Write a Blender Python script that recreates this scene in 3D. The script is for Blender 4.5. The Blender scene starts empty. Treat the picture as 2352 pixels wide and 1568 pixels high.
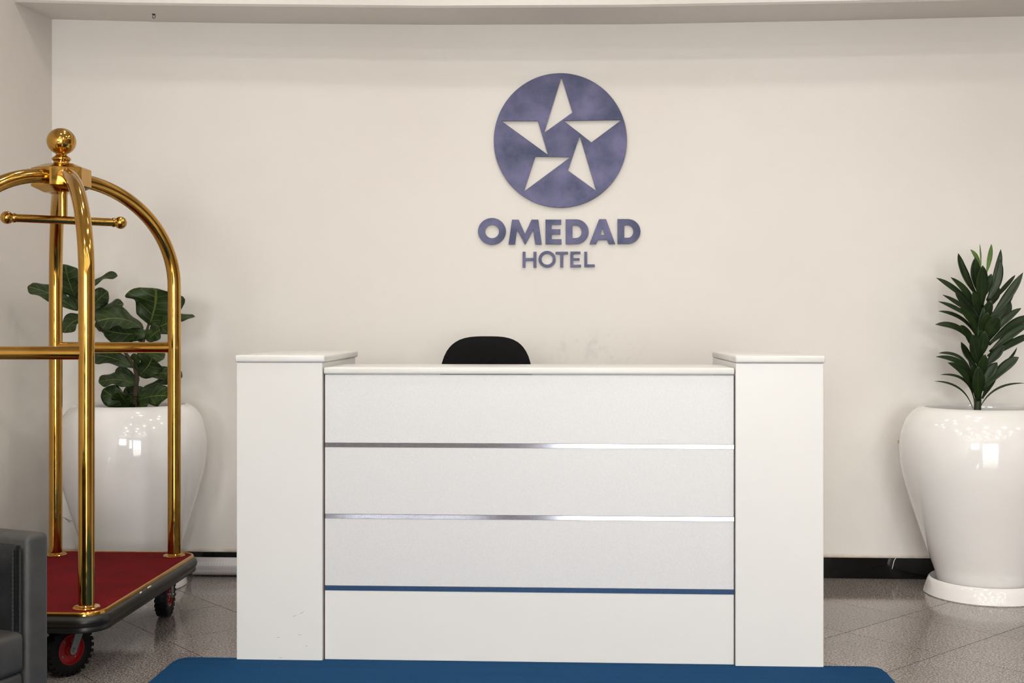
import bpy, bmesh, math, random
from mathutils import Vector, Matrix
random.seed(7)
S = bpy.context.scene
C = S.collection
PI = math.pi
# ------------------------------------------------------------------ camera
FPX, HCAM, YAW = 2750.0, 1.227, math.radians(2.6766)
cd = bpy.data.cameras.new('camera'); cam = bpy.data.objects.new('camera', cd); C.objects.link(cam)
cd.sensor_width = 36.0; cd.lens = FPX / 2352 * 36.0
cd.shift_y = -41.0 / 2352
cam.location = (0, 0, HCAM); cam.rotation_euler = (PI / 2, 0, YAW)
cd.clip_start = 0.05; cd.clip_end = 200
S.camera = cam
# ------------------------------------------------------------------ world, daylight, exposure
S.view_settings.view_transform = 'Standard'; S.view_settings.look = 'None'
S.view_settings.gamma = 1.0; S.view_settings.use_curve_mapping = False
S.view_settings.exposure = 0.23
S.cycles.use_denoising = True
S.cycles.max_bounces = 7; S.cycles.diffuse_bounces = 4; S.cycles.glossy_bounces = 4; S.cycles.use_adaptive_sampling = True; S.cycles.adaptive_threshold = 0.07; S.cycles.adaptive_min_samples = 14
S.cycles.sample_clamp_indirect = 6.0
S.cycles.caustics_reflective = False; S.cycles.caustics_refractive = False
wd = bpy.data.worlds.new('sky'); S.world = wd; wd.use_nodes = True
wd.node_tree.nodes['Background'].inputs[0].default_value = (0.93, 0.97, 1.0, 1)
wd.node_tree.nodes['Background'].inputs[1].default_value = 1.6

def area(name, loc, rot, sx, sy, power, col):
    l = bpy.data.lights.new(name, 'AREA'); l.shape = 'RECTANGLE'; l.size = sx; l.size_y = sy
    l.energy = power; l.color = col
    o = bpy.data.objects.new(name, l); C.objects.link(o); o.location = loc; o.rotation_euler = rot
    return o
YF = -6.5            # the glazed street front behind the camera
DAY = (0.985, 1.0, 0.985)
area('daylight_entrance', (1.75, YF - 0.10, 1.36), (PI / 2, 0, 0), 3.6, 2.66, 300, DAY)
area('daylight_window', (-2.0, YF - 0.10, 2.15), (PI / 2, 0, 0), 1.9, 1.5, 190, DAY)

# the photograph's pixel (x, y) carried to the world plane y = Y, or to the height z = Z
_R = Vector((math.cos(YAW), math.sin(YAW), 0)); _F = Vector((-math.sin(YAW), math.cos(YAW), 0))
def _ray(px, py): return _F + _R * ((px - 1176) / FPX) - Vector((0, 0, 1)) * ((py - 743) / FPX)
def atY(px, py, Y): r = _ray(px, py); return Vector((0, 0, HCAM)) + r * (Y / r.y)
def atZ(px, py, Z): r = _ray(px, py); return Vector((0, 0, HCAM)) + r * ((Z - HCAM) / r.z)

# ------------------------------------------------------------------ material helpers
def lin(r, g, b):
    f = lambda c: (c / 255 / 12.92) if c / 255 <= 0.04045 else ((c / 255 + 0.055) / 1.055) ** 2.4
    return (f(r), f(g), f(b), 1)
class NT:
    def __init__(s, name):
        s.m = bpy.data.materials.new(name); s.m.use_nodes = True
        s.t = s.m.node_tree; s.b = s.t.nodes['Principled BSDF']
    def n(s, typ, **kw):
        o = s.t.nodes.new(typ)
        for k, v in kw.items():
            if k.startswith('i_'):
                key = k[2:]
                key = int(key) if key.isdigit() else key.replace('_', ' ')
                o.inputs[key].default_value = v
            else: setattr(o, k, v)
        return o
    def l(s, a, b): s.t.links.new(a, b)
    def math(s, op, a, b=None, c=None):
        o = s.n('ShaderNodeMath', operation=op)
        for i, v in enumerate((a, b, c)):
            if v is None: continue
            if isinstance(v, (int, float)): o.inputs[i].default_value = v
            else: s.l(v, o.inputs[i])
        return o.outputs[0]
    def mix(s, fac, a, b, blend='MIX'):
        o = s.n('ShaderNodeMix', data_type='RGBA', blend_type=blend)
        for sock, v in ((o.inputs[0], fac), (o.inputs[6], a), (o.inputs[7], b)):
            if isinstance(v, (int, float, tuple)): sock.default_value = v
            else: s.l(v, sock)
        return o.outputs[2]
    def noise(s, scale, detail=3, rough=0.5, vec=None, lo=None, hi=None):
        o = s.n('ShaderNodeTexNoise'); o.inputs['Scale'].default_value = scale
        o.inputs['Detail'].default_value = detail; o.inputs['Roughness'].default_value = rough
        s.l(vec if vec is not None else s.pos(), o.inputs['Vector'])
        r = o.outputs['Fac']
        return r if lo is None else s.ramp(r, lo, hi)
    def ramp(s, v, lo, hi, a=0.0, b=1.0):
        o = s.n('ShaderNodeMapRange'); o.clamp = True
        o.inputs[1].default_value = lo; o.inputs[2].default_value = hi
        o.inputs[3].default_value = a; o.inputs[4].default_value = b
        s.l(v, o.inputs[0]); return o.outputs[0]
    def pos(s):
        if not hasattr(s, '_p'): s._p = s.n('ShaderNodeNewGeometry').outputs['Position']
        return s._p
    def obj(s):
        if not hasattr(s, '_o'): s._o = s.n('ShaderNodeTexCoord').outputs['Object']
        return s._o
    def rand(s): return s.n('ShaderNodeObjectInfo').outputs['Random']
    def bump(s, h, strength=0.2, dist=0.002):
        o = s.n('ShaderNodeBump'); o.inputs['Strength'].default_value = strength; o.inputs['Distance'].default_value = dist
        s.l(h, o.inputs['Height']); s.l(o.outputs[0], s.b.inputs['Normal'])
    def set(s, **kw):
        for k, v in kw.items():
            key = {'col': 'Base Color', 'rough': 'Roughness', 'metal': 'Metallic', 'spec': 'Specular IOR Level', 'coat': 'Coat Weight',
                   'coatr': 'Coat Roughness', 'sheen': 'Sheen Weight', 'trans': 'Transmission Weight', 'sub': 'Subsurface Weight'}[k]
            if isinstance(v, (int, float, tuple)): s.b.inputs[key].default_value = v
            else: s.l(v, s.b.inputs[key])
        return s
M = {}
def simple(name, col, rough=0.5, metal=0.0, **kw):
    t = NT(name); t.set(col=col, rough=rough, metal=metal, **kw); M[name] = t.m; return t
# painted plaster, with hand smudges behind the desk
def plaster(name, col, dark):
    t = NT(name)
    big = t.noise(0.9, 2, 0.5, lo=0.35, hi=0.7); fine = t.noise(9, 3, 0.6, lo=0.4, hi=0.75)
    c = t.mix(t.math('MULTIPLY', big, 0.35), col, dark); c = t.mix(t.math('MULTIPLY', fine, 0.10), c, dark)
    if name == 'wall_paint':
        x = t.n('ShaderNodeSeparateXYZ'); t.l(t.pos(), x.inputs[0])
        mx = t.math('SUBTRACT', 1.0, t.ramp(t.math('ABSOLUTE', t.math('SUBTRACT', x.outputs[0], 0.13)), 0.08, 0.30))
        mz = t.math('SUBTRACT', 1.0, t.ramp(t.math('ABSOLUTE', t.math('SUBTRACT', x.outputs[2], 1.10)), 0.03, 0.11))
        sm = t.math('MULTIPLY', t.math('MULTIPLY', mx, mz), t.noise(16, 6, 0.7, lo=0.48, hi=0.72))
        c = t.mix(t.math('MULTIPLY', sm, 0.22), c, lin(120, 112, 104))
        # grime along the top of the skirting
        g = t.math('SUBTRACT', 1.0, t.ramp(x.outputs[2], 0.103, 0.118))
        c = t.mix(t.math('MULTIPLY', g, t.noise(14, 3, lo=0.2, hi=0.8)), c, lin(168, 146, 120))
    t.set(col=c, rough=0.75, spec=0.25); M[name] = t.m
plaster('wall_paint', lin(229, 224, 219), lin(218, 211, 203))
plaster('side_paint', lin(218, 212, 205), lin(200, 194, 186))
simple('dark_panel', lin(46, 38, 32), 0.35)
simple('wood_panel', lin(112, 100, 92), 0.4)
simple('frame_dark', lin(40, 40, 42), 0.4)
simple('pavement', lin(190, 186, 178), 0.9)
# polished speckled granite tiles
def granite(name, extra):
    t = NT(name)
    v = t.noise(125, 2, 0.85, lo=0.43, hi=0.58); v2 = t.noise(190, 1, 0.7, lo=0.56, hi=0.64); cl = t.noise(2.2, 2, 0.5, lo=0.35, hi=0.7)
    c = t.mix(v, lin(102, 95, 91), lin(176, 166, 160)); c = t.mix(v2, c, lin(58, 54, 51)); c = t.mix(t.math('MULTIPLY', cl, 0.3), c, lin(112, 104, 99))
    if extra: c = t.mix(t.math('MULTIPLY', t.rand(), 0.22), c, lin(98, 92, 86))
    t.set(col=c, rough=t.ramp(t.noise(120, 2), 0.3, 0.7, 0.06, 0.12), spec=0.5); M[name] = t.m
granite('granite', True)
simple('grout', lin(46, 38, 33), 0.95)
t = NT('black_stone'); sp = t.noise(260, 2, 0.7, lo=0.66, hi=0.74)
t.set(col=t.mix(t.math('MULTIPLY', sp, 0.5), lin(10, 10, 11), lin(60, 58, 55)), rough=0.08); M['black_stone'] = t.m
# counter
t = NT('white_laminate'); t.set(col=lin(213, 211, 208), rough=0.26, spec=0.32); M['white_laminate'] = t.m
t = NT('pearl_panel'); sp = t.noise(700, 2, 0.6)
t.set(col=t.mix(t.ramp(sp, 0.35, 0.65), lin(194, 192, 193), lin(210, 209, 209)), rough=0.38, metal=0.05, spec=0.5); t.bump(sp, 0.10, 0.0006); M['pearl_panel'] = t.m
simple('strip_metal', lin(206, 208, 222), 0.10, 1.0)
simple('joint_dark', lin(86, 70, 62), 0.8)
simple('scuff', lin(120, 112, 106), 0.8)
# cart
t = NT('brass'); n1 = t.noise(9, 4, 0.6, lo=0.3, hi=0.8)
t.set(col=t.mix(n1, lin(200, 156, 78), lin(178, 132, 56)), rough=t.ramp(t.noise(30, 3), 0.3, 0.7, 0.06, 0.16), metal=1.0); M['brass'] = t.m
t = NT('red_carpet'); n1 = t.noise(420, 2, 0.7, lo=0.3, hi=0.7); n2 = t.noise(7, 4, 0.6, lo=0.35, hi=0.7)
c = t.mix(n1, lin(78, 12, 16), lin(140, 26, 30)); c = t.mix(t.math('MULTIPLY', n2, 0.45), c, lin(66, 14, 16))
t.set(col=c, rough=0.95, spec=0.1); t.bump(n1, 0.6, 0.003); M['red_carpet'] = t.m
t = NT('rubber_bumper'); t.set(col=lin(19, 17, 14), rough=0.36); M['rubber_bumper'] = t.m
simple('tyre_rubber', lin(9, 9, 9), 0.55, spec=0.2)
simple('rim_red', lin(128, 17, 19), 0.3)
simple('zinc', lin(150, 148, 138), 0.38, 0.85)
simple('white_chip', lin(225, 224, 220), 0.6)
# soft furnishing
def leather(name, a, b, rough):
    t = NT(name); n1 = t.noise(500, 3, 0.6); n2 = t.noise(14, 4, 0.6, lo=0.35, hi=0.7)
    t.set(col=t.mix(n2, a, b), rough=rough, spec=0.45); t.bump(t.math('ADD', n1, t.math('MULTIPLY', n2, 1.5)), 0.25, 0.0015); M[name] = t.m
leather('leather_shell', lin(50, 49, 48), lin(60, 58, 56), 0.52)
leather('leather_pad', lin(26, 26, 27), lin(34, 34, 35), 0.34)
simple('stitch', lin(14, 14, 14), 0.7)
t = NT('chair_fabric'); n1 = t.noise(600, 2); t.set(col=t.mix(n1, lin(14, 14, 14), lin(28, 27, 27)), rough=0.95, spec=0.1); t.bump(n1, 0.4, 0.002); M['chair_fabric'] = t.m
simple('black_plastic', lin(20, 20, 21), 0.4)
t = NT('blue_mat'); n1 = t.noise(520, 2, 0.7, lo=0.3, hi=0.7); n2 = t.noise(5, 4, 0.6, lo=0.35, hi=0.7)
mp = t.n('ShaderNodeMapping'); mp.inputs['Scale'].default_value = (1.2, 22, 1); t.l(t.pos(), mp.inputs[0]); n3 = t.noise(1.2, 4, 0.6, vec=mp.outputs[0], lo=0.35, hi=0.65)
c = t.mix(n1, lin(14, 52, 88), lin(30, 84, 130)); c = t.mix(t.math('MULTIPLY', n3, 0.45), c, lin(18, 58, 96))
t.set(col=c, rough=0.95, spec=0.1); t.bump(t.math('ADD', n1, n3), 0.5, 0.003); M['blue_mat'] = t.m
# sign: mottled slate-blue lacquer
t = NT('sign_blue'); n1 = t.noise(7, 4, 0.55, lo=0.33, hi=0.68); n2 = t.noise(480, 2, 0.6)
t.set(col=t.mix(n1, lin(44, 50, 80), lin(92, 88, 122)), rough=0.42, metal=0.3); t.bump(n2, 0.35, 0.001); M['sign_blue'] = t.m
simple('drip_white', lin(238, 232, 224), 0.5)
# plants
t = NT('glazed_pot'); n1 = t.noise(3.0, 4, 0.55, lo=0.45, hi=0.8)
t.set(col=t.mix(t.math('MULTIPLY', n1, 0.25), lin(232, 229, 227), lin(214, 207, 200)), rough=0.10, spec=0.5, coat=0.5, coatr=0.04); M['glazed_pot'] = t.m
simple('soil', lin(48, 38, 30), 0.95); simple('bark', lin(62, 52, 40), 0.85); simple('green_stem', lin(34, 46, 20), 0.6)
def leafmat(name, dark, mid, vein, lateral):
    t = NT(name); uv = t.n('ShaderNodeUVMap'); x = t.n('ShaderNodeSeparateXYZ'); t.l(uv.outputs[0], x.inputs[0])
    av = t.math('ABSOLUTE', t.math('SUBTRACT', x.outputs[1], 0.5))
    c = t.mix(t.noise(18, 4, 0.6, lo=0.3, hi=0.75), dark, mid)
    c = t.mix(t.math('MULTIPLY', t.rand(), 0.35), c, dark)
    mid_v = t.math('SUBTRACT', 1.0, t.ramp(av, 0.012, 0.03))
    if lateral:
        ph = t.math('FRACT', t.math('MULTIPLY', t.math('SUBTRACT', x.outputs[0], t.math('MULTIPLY', av, 0.45)), 6.0))
        lat = t.math('SUBTRACT', 1.0, t.ramp(t.math('ABSOLUTE', t.math('SUBTRACT', ph, 0.5)), 0.025, 0.07))
        mid_v = t.math('MAXIMUM', mid_v, t.math('MULTIPLY', lat, 0.55))
        t.bump(mid_v, 0.5, 0.004)
    c = t.mix(t.math('MULTIPLY', mid_v, 0.6), c, vein)
    t.set(col=c, rough=0.45, spec=0.35); M[name] = t.m
leafmat('fig_leaf', lin(26, 39, 16), lin(48, 68, 24), lin(112, 128, 58), True)
leafmat('blade_leaf', lin(20, 35, 14), lin(40, 58, 22), lin(62, 84, 40), False)
leafmat('blade_young', lin(70, 98, 40), lin(96, 122, 52), lin(120, 140, 70), False)
t = NT('printed_paper'); mp = t.n('ShaderNodeTexBrick'); mp.inputs['Scale'].default_value = 1.0; mp.offset = 0.0
mp.inputs['Brick Width'].default_value = 0.014; mp.inputs['Row Height'].default_value = 0.014; mp.inputs['Mortar Size'].default_value = 0.0007
mp.inputs['Color1'].default_value = lin(228, 225, 228); mp.inputs['Color2'].default_value = lin(228, 225, 228); mp.inputs['Mortar'].default_value = lin(205, 200, 204)
t.l(t.obj(), mp.inputs[0]); t.set(col=mp.outputs[0], rough=0.45); M['printed_paper'] = t.m
simple('tape', lin(196, 180, 140), 0.6)
simple('glass_diffuse', lin(240, 240, 240), 0.3)
def emis(name, col, st):
    t = NT(name); t.b.inputs['Base Color'].default_value = (0, 0, 0, 1); t.b.inputs['Emission Color'].default_value = col; t.b.inputs['Emission Strength'].default_value = st; M[name] = t.m
emis('lamp_lens', (1, 0.93, 0.82, 1), 40)
g = NT('window_glass'); g.set(col=(1, 1, 1, 1), rough=0.0, trans=1.0); M['window_glass'] = g.m

# ------------------------------------------------------------------ mesh helpers
def link(o, parent=None):
    C.objects.link(o)
    if parent: o.parent = parent
    return o
def mobj(name, me, mat, parent=None, smooth=None):
    if mat and not me.materials: me.materials.append(M[mat])
    if smooth is not None:
        for p in me.polygons: p.use_smooth = True
        if smooth < 180: me.set_sharp_from_angle(angle=math.radians(smooth))
    return link(bpy.data.objects.new(name, me), parent)
def bobj(name, bm, mat, parent=None, smooth=None):
    bmesh.ops.recalc_face_normals(bm, faces=bm.faces[:])
    me = bpy.data.meshes.new(name); bm.to_mesh(me); bm.free()
    return mobj(name, me, mat, parent, smooth)
def empty(name, loc=(0, 0, 0), rz=0.0):
    o = bpy.data.objects.new(name, None); o.empty_display_size = 0.1; C.objects.link(o); o.location = loc; o.rotation_euler = (0, 0, rz); return o
def tag(o, label=None, cat=None, group=None, kind=None):
    if label: o['label'] = label
    if cat: o['category'] = cat
    if group: o['group'] = group
    if kind: o['kind'] = kind
    return o
def add_box(bm, x0, x1, y0, y1, z0, z1, bev=0.0, seg=2, mat=None):
    r = bmesh.ops.create_cube(bm, size=1.0); vs = r['verts']
    bmesh.ops.transform(bm, matrix=Matrix.Translation(((x0 + x1) / 2, (y0 + y1) / 2, (z0 + z1) / 2)) @ Matrix.Diagonal((x1 - x0, y1 - y0, z1 - z0, 1)), verts=vs)
    if bev > 0:
        es = list({e for v in vs for e in v.link_edges})
        r = bmesh.ops.bevel(bm, geom=es, offset=bev, segments=seg, profile=0.5, affect='EDGES'); vs = list({v for f in r['faces'] for v in f.verts} | {v for v in vs if v.is_valid})
    if mat is not None: bmesh.ops.transform(bm, matrix=mat, verts=vs)
    return vs
def box(name, b, mat, parent=None, bev=0.0, seg=2, smooth=None):
    bm = bmesh.new(); add_box(bm, *b, bev=bev, seg=seg)
    return bobj(name, bm, mat, parent, smooth if smooth is not None else (35 if bev > 0 else None))
def add_tube(bm, pts, r, seg=16, cap=True):
    pts = [Vector(p) for p in pts]; rad = r if isinstance(r, (list, tuple)) else [r] * len(pts)
    rings = []; prev = None
    for i, p in enumerate(pts):
        tg = (pts[min(i + 1, len(pts) - 1)] - pts[max(i - 1, 0)]).normalized()
        if prev is None:
            u = tg.orthogonal().normalized()
        else:
            u = prev - tg * prev.dot(tg)
            u = u.normalized() if u.length > 1e-6 else tg.orthogonal().normalized()
        prev = u; w = tg.cross(u)
        rings.append([bm.verts.new(p + (u * math.cos(2 * PI * k / seg) + w * math.sin(2 * PI * k / seg)) * rad[i]) for k in range(seg)])
    for a, b in zip(rings, rings[1:]):
        for k in range(seg): bm.faces.new((a[k], a[(k + 1) % seg], b[(k + 1) % seg], b[k]))
    if cap: bm.faces.new(rings[0][::-1]); bm.faces.new(rings[-1])
def tube(name, pts, r, mat, parent=None, seg=16):
    bm = bmesh.new(); add_tube(bm, pts, r, seg); return bobj(name, bm, mat, parent, 50)
def add_lathe(bm, prof, seg=32, mat=None, sx=1.0, sy=1.0):
    """prof: (radius, z) pairs, open ends are closed when the radius is 0"""
    rings = []; made = []
    for r, z in prof:
        if r < 1e-6: ring = [bm.verts.new((0, 0, z))]
        else: ring = [bm.verts.new((r * sx * math.cos(2 * PI * k / seg), r * sy * math.sin(2 * PI * k / seg), z)) for k in range(seg)]
        rings.append(ring); made += ring
    for a, b in zip(rings, rings[1:]):
        for k in range(seg):
            q = [a[k % len(a)], a[(k + 1) % len(a)], b[(k + 1) % len(b)], b[k % len(b)]]
            u = []
            for v in q:
                if v not in u: u.append(v)
            if len(u) >= 3: bm.faces.new(u)
    if mat is not None: bmesh.ops.transform(bm, matrix=mat, verts=made)
    return made
def lathe(name, prof, mat, parent=None, seg=32, smooth=40, mtx=None, sx=1, sy=1):
    bm = bmesh.new(); add_lathe(bm, prof, seg, mtx, sx, sy); return bobj(name, bm, mat, parent, smooth)
def shape_mesh(name, loops, depth, bevel=0.0):
    """flat plate from closed 2D outlines (holes are outlines inside outlines); lies in xy, thickness along z"""
    cu = bpy.data.curves.new(name, 'CURVE'); cu.dimensions = '2D'; cu.fill_mode = 'BOTH'; cu.extrude = depth / 2; cu.bevel_depth = bevel; cu.bevel_resolution = 1
    for lp in loops:
        sp = cu.splines.new('POLY'); sp.points.add(len(lp) - 1); sp.use_cyclic_u = True
        for p, (x, y) in zip(sp.points, lp): p.co = (x, y, 0, 1)
    o = bpy.data.objects.new(name, cu); C.objects.link(o)
    me = bpy.data.meshes.new_from_object(o.evaluated_get(bpy.context.evaluated_depsgraph_get()))
    bpy.data.objects.remove(o); bpy.data.curves.remove(cu); me.name = name; me.materials.clear()
    return me
def poly_prism(name, poly, z0, z1, mat, parent=None, bev=0.0, smooth=None):
    bm = bmesh.new(); a = [bm.verts.new((x, y, z0)) for x, y in poly]; b = [bm.verts.new((x, y, z1)) for x, y in poly]; n = len(poly)
    bm.faces.new(a[::-1]); top = bm.faces.new(b)
    for k in range(n): bm.faces.new((a[k], a[(k + 1) % n], b[(k + 1) % n], b[k]))
    if bev: bmesh.ops.bevel(bm, geom=list(top.edges), offset=bev, segments=3, profile=0.5, affect='EDGES')
    return bobj(name, bm, mat, parent, smooth)
def rrect(x0, x1, y0, y1, r, n=8):
    out = []
    for cx, cy, a0 in ((x1 - r, y1 - r, 0), (x0 + r, y1 - r, 90), (x0 + r, y0 + r, 180), (x1 - r, y0 + r, 270)):
        for k in range(n + 1):
            a = math.radians(a0 + 90 * k / n); out.append((cx + r * math.cos(a), cy + r * math.sin(a)))
    return out

# ------------------------------------------------------------------ the setting
YW = 5.852; XR = 5.0; ZC = 3.35
def struct(o): o['kind'] = 'structure'; return o
struct(box('wall_back', (-2.75, XR + 0.15, YW, YW + 0.15, 0, ZC), 'wall_paint'))
wall_back = bpy.data.objects['wall_back']
bm = bmesh.new()      # side wall leans away from square
L0, L1, L2 = (-2.562, YW + 0.05), (-3.45, -1.0), (-3.45, YF - 0.2)
pl = [L0, L1, L2, (L2[0] - 0.15, L2[1]), (L1[0] - 0.15, L1[1]), (L0[0] - 0.15, L0[1])]
wl = poly_prism('wall_left', pl, 0, ZC, 'side_paint'); struct(wl)
struct(box('wall_right', (XR, XR + 0.15, YF - 0.2, YW, 0, ZC), 'wood_panel'))
ceil_o = struct(box('ceiling', (-3.7, XR + 0.15, YF - 0.2, YW + 0.15, ZC, ZC + 0.1), 'wall_paint'))
# dropped beam along the desk wall, its underside sagging a little
bm = bmesh.new(); prof = [(-2.68, 2.747), (-2.05, 2.724), (-1.62, 2.712), (-0.65, 2.693), (0.31, 2.684), (1.25, 2.690), (2.18, 2.701), (XR, 2.71)]
rows = []
for x, z in prof:
    dz = random.uniform(-0.0015, 0.0015)
    rows.append([bm.verts.new(p) for p in ((x, YW + 0.01, z), (x, 5.522 + 0.012, z + dz), (x, 5.522, z + 0.008 + dz), (x, 5.522, ZC + 0.02), (x, YW + 0.01, ZC + 0.02))])
for a, b in zip(rows, rows[1:]):
    for k in range(5): bm.faces.new((a[k], a[(k + 1) % 5], b[(k + 1) % 5], b[k]))
bm.faces.new(rows[0]); bm.faces.new(rows[-1][::-1])
struct(bobj('trim_1', bm, 'wall_paint'))
# glazed front behind the camera
WY0, WY1 = YF - 0.15, YF
wf = struct(box('wall_front', (-3.6, -2.95, WY0, WY1, 0, ZC), 'dark_panel'))
for nm, b in (('wall_pier', (-1.05, -0.05, WY0, WY1, 0, ZC)), ('wall_pier', (3.55, XR, WY0, WY1, 0, ZC)), ('wall_lintel', (-0.05, 3.55, WY0, WY1, 2.72, ZC)),
              ('wall_sill', (-2.95, -1.05, WY0, WY1, 0, 1.4)), ('wall_lintel', (-2.95, -1.05, WY0, WY1, 2.9, ZC))):
    box(nm, b, 'dark_panel', wf)
def glazing(name, x0, x1, z0, z1, nx, zs, label):
    e = empty(name, ((x0 + x1) / 2, YF - 0.03, z0)); struct(e); e['label'] = label
    cx = (x0 + x1) / 2; w = 0.035
    bm = bmesh.new()
    for i in range(nx + 1):
        x = x0 + (x1 - x0) * i / nx - cx; add_box(bm, max(x - w, x0 - cx), min(x + w, x1 - cx), -0.03, 0.03, 0, z1 - z0)
    bobj('window_frame', bm, 'frame_dark', e)
    for z in zs: box('window_bar', (x0 - cx, x1 - cx, -0.028, 0.028, z - z0 - w, z - z0 + w), 'frame_dark', e)
glazing('door_1', -0.05, 3.55, 0, 2.72, 4, (0.04, 2.12, 2.68), 'dark framed glazed entrance behind the viewer')
glazing('window_1', -2.95, -1.05, 1.4, 2.9, 2, (1.44, 2.86), 'dark framed lobby window behind the viewer')
struct(box('trim_2', (-30, 30, -40, YF - 0.2, -0.12, -0.06), 'pavement'))
# ---- floor of diagonal granite tiles
floor = struct(box('floor', (-3.7, XR + 0.1, YF - 0.2, YW + 0.05, -0.06, -0.0020), 'grout'))
ang = math.radians(43.4); U = Vector((math.cos(ang), math.sin(ang))); V = Vector((-math.sin(ang), math.cos(ang)))
TU, TV, GAP = 0.42, 0.409, 0.0036; OU, OV = 4.113, 2.332
def clip(poly, n, d):
    out = []
    for i in range(len(poly)):
        a, b = poly[i], poly[(i + 1) % len(poly)]; da, db = a.dot(n) - d, b.dot(n) - d
        if da <= 0: out.append(a)
        if (da < 0 < db) or (db < 0 < da): out.append(a + (b - a) * (da / (da - db)))
    return out
ln = Vector((-(L0[1] - L1[1]), L0[0] - L1[0])).normalized()
if ln.x > 0: ln = -ln
planes = [(Vector((0, 1)), YW), (Vector((0, -1)), -YF), (Vector((1, 0)), XR), (ln, ln.dot(Vector(L0)) + 0.0), (Vector((-1, 0)), 3.45)]
tile_me = None; rest = bmesh.new(); ntile = 0
for i in range(-40, 45):
    for j in range(-45, 45):
        c0 = U * (OU + i * TU + TU / 2) + V * (OV + j * TV + TV / 2)
        hu, hv = U * (TU / 2 - GAP / 2), V * (TV / 2 - GAP / 2)
        if c0.x < -4.2 or c0.x > XR + 0.5 or c0.y < YF - 0.5 or c0.y > YW + 0.5: continue
        q = [c0 - hu - hv, c0 + hu - hv, c0 + hu + hv, c0 - hu + hv]; full = q
        for n, d in planes:
            q = clip(q, n, d)
            if len(q) < 3: break
        if len(q) < 3: continue
        near = c0.y > 3.05 and -3.0 < c0.x < 2.7
        if near:
            ntile += 1
            whole = len(q) == 4 and all((a - b).length < 1e-5 for a, b in zip(q, full))
            if whole:
                if tile_me is None:
                    o = poly_prism('tile', [tuple(p - c0) for p in full], -0.012, 0.0, 'granite', floor); tile_me = o.data
                else: o = mobj('tile', tile_me, None, floor)
                o.location = (c0.x, c0.y, 0)
            else:
                o = poly_prism('tile', [tuple(p - c0) for p in q], -0.012, 0.0, 'granite', floor); o.location = (c0.x, c0.y, 0)
        else:
            a = [rest.verts.new((p.x, p.y, 0)) for p in q]; rest.faces.new(a)
r_ = bobj('tile_field', rest, 'granite', floor); r_['kind'] = 'stuff'
# ---- black polished skirting, in lengths
bb = empty('baseboard_back', (0, YW, 0)); struct(bb)
xs = [-2.56, -2.35, -1.75, -1.15, -0.55, 0.05, 0.65, 1.262, 1.862, 2.46, 3.06, 3.66, 4.26, 4.99]
for a, b in zip(xs, xs[1:]): box('baseboard_piece', (a + 0.0008, b - 0.0008, -0.016, -0.0005, 0.0, 0.100), 'black_stone', bb, 0.0012, 1)
box('skirting_lip', (-2.56, 4.99, -0.012, -0.0005, 0.1002, 0.104), 'wall_paint', bb)
p0, p1, p2 = atY(2058, 1281, YW - 0.018), atY(2054, 1286, YW - 0.018), atY(2049, 1306, YW - 0.018)
ch = tube('chip', [p - Vector((0, YW, 0)) for p in (p0, p1, p2)], [0.0012, 0.0018, 0.0012], 'white_chip', bb, 6)
dx, dy = Vector(L1) - Vector(L0), 0
dirL = (Vector(L1) - Vector(L0)).normalized(); nL = Vector((-dirL.y, dirL.x))
if nL.x < 0: nL = -nL
bl = empty('baseboard_left', (L0[0], YW, 0)); struct(bl)
for k in range(11):
    a = Vector((0, 0)) + dirL * (0.02 + 0.6 * k); b = a + dirL * 0.598
    poly_prism('baseboard_piece', [tuple(a), tuple(b), tuple(b + nL * 0.016), tuple(a + nL * 0.016)], 0, 0.1, 'black_stone', bl)

# paint runs and marks on the wall under the sign
for pts in ([(1217, 462), (1219, 480), (1218, 500)], [(1247, 474), (1248.5, 500), (1247.5, 545), (1248, 578)]):
    tube('paint_run', [atY(x, y, YW - 0.0005) for x, y in pts], 0.0014, 'drip_white', wall_back, 6)
tube('wall_scratch', [atY(x, y, YW - 0.0003) for x, y in ((141, 1187), (152, 1190), (161, 1200), (150, 1191), (172, 1199))], 0.0012, 'scuff', wall_back, 5)

# ------------------------------------------------------------------ ceiling downlights over the lobby
k = 0
def downlight(x, y, power):
    e = empty('downlight', (x, y, ZC)); e.parent = ceil_o
    rg = lathe('trim_ring', [(0.062, -0.001), (0.080, -0.001), (0.082, -0.006), (0.064, -0.012), (0.062, -0.001)], 'white_chip', e, 20)
    lathe('lens', [(0, -0.004), (0.061, -0.004)], 'lamp_lens', e, 20)
    l = bpy.data.lights.new('downlight_beam', 'AREA'); l.shape = 'DISK'; l.size = 0.12; l.energy = power; l.color = (1, 0.975, 0.91); l.spread = math.radians(165)
    o = bpy.data.objects.new('downlight_beam', l); C.objects.link(o); o.parent = e; o.location = (0, 0, -0.014)
    return e
for iy, y in enumerate((4.85, 4.35, 3.75, 2.0, 0.6, -0.8, -2.2, -3.6)):
    for ix, x in enumerate((-1.7, -0.2, 1.3) if iy < 3 else (-1.7, -0.2, 1.3, 2.8, 4.2)):
        xx = x + (0.35 if iy % 2 else 0)
        downlight(xx, y, (1.5, 2.2, 2.6)[iy] if iy < 3 else 12.0)      # the rows nearest the desk are dimmed

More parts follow.
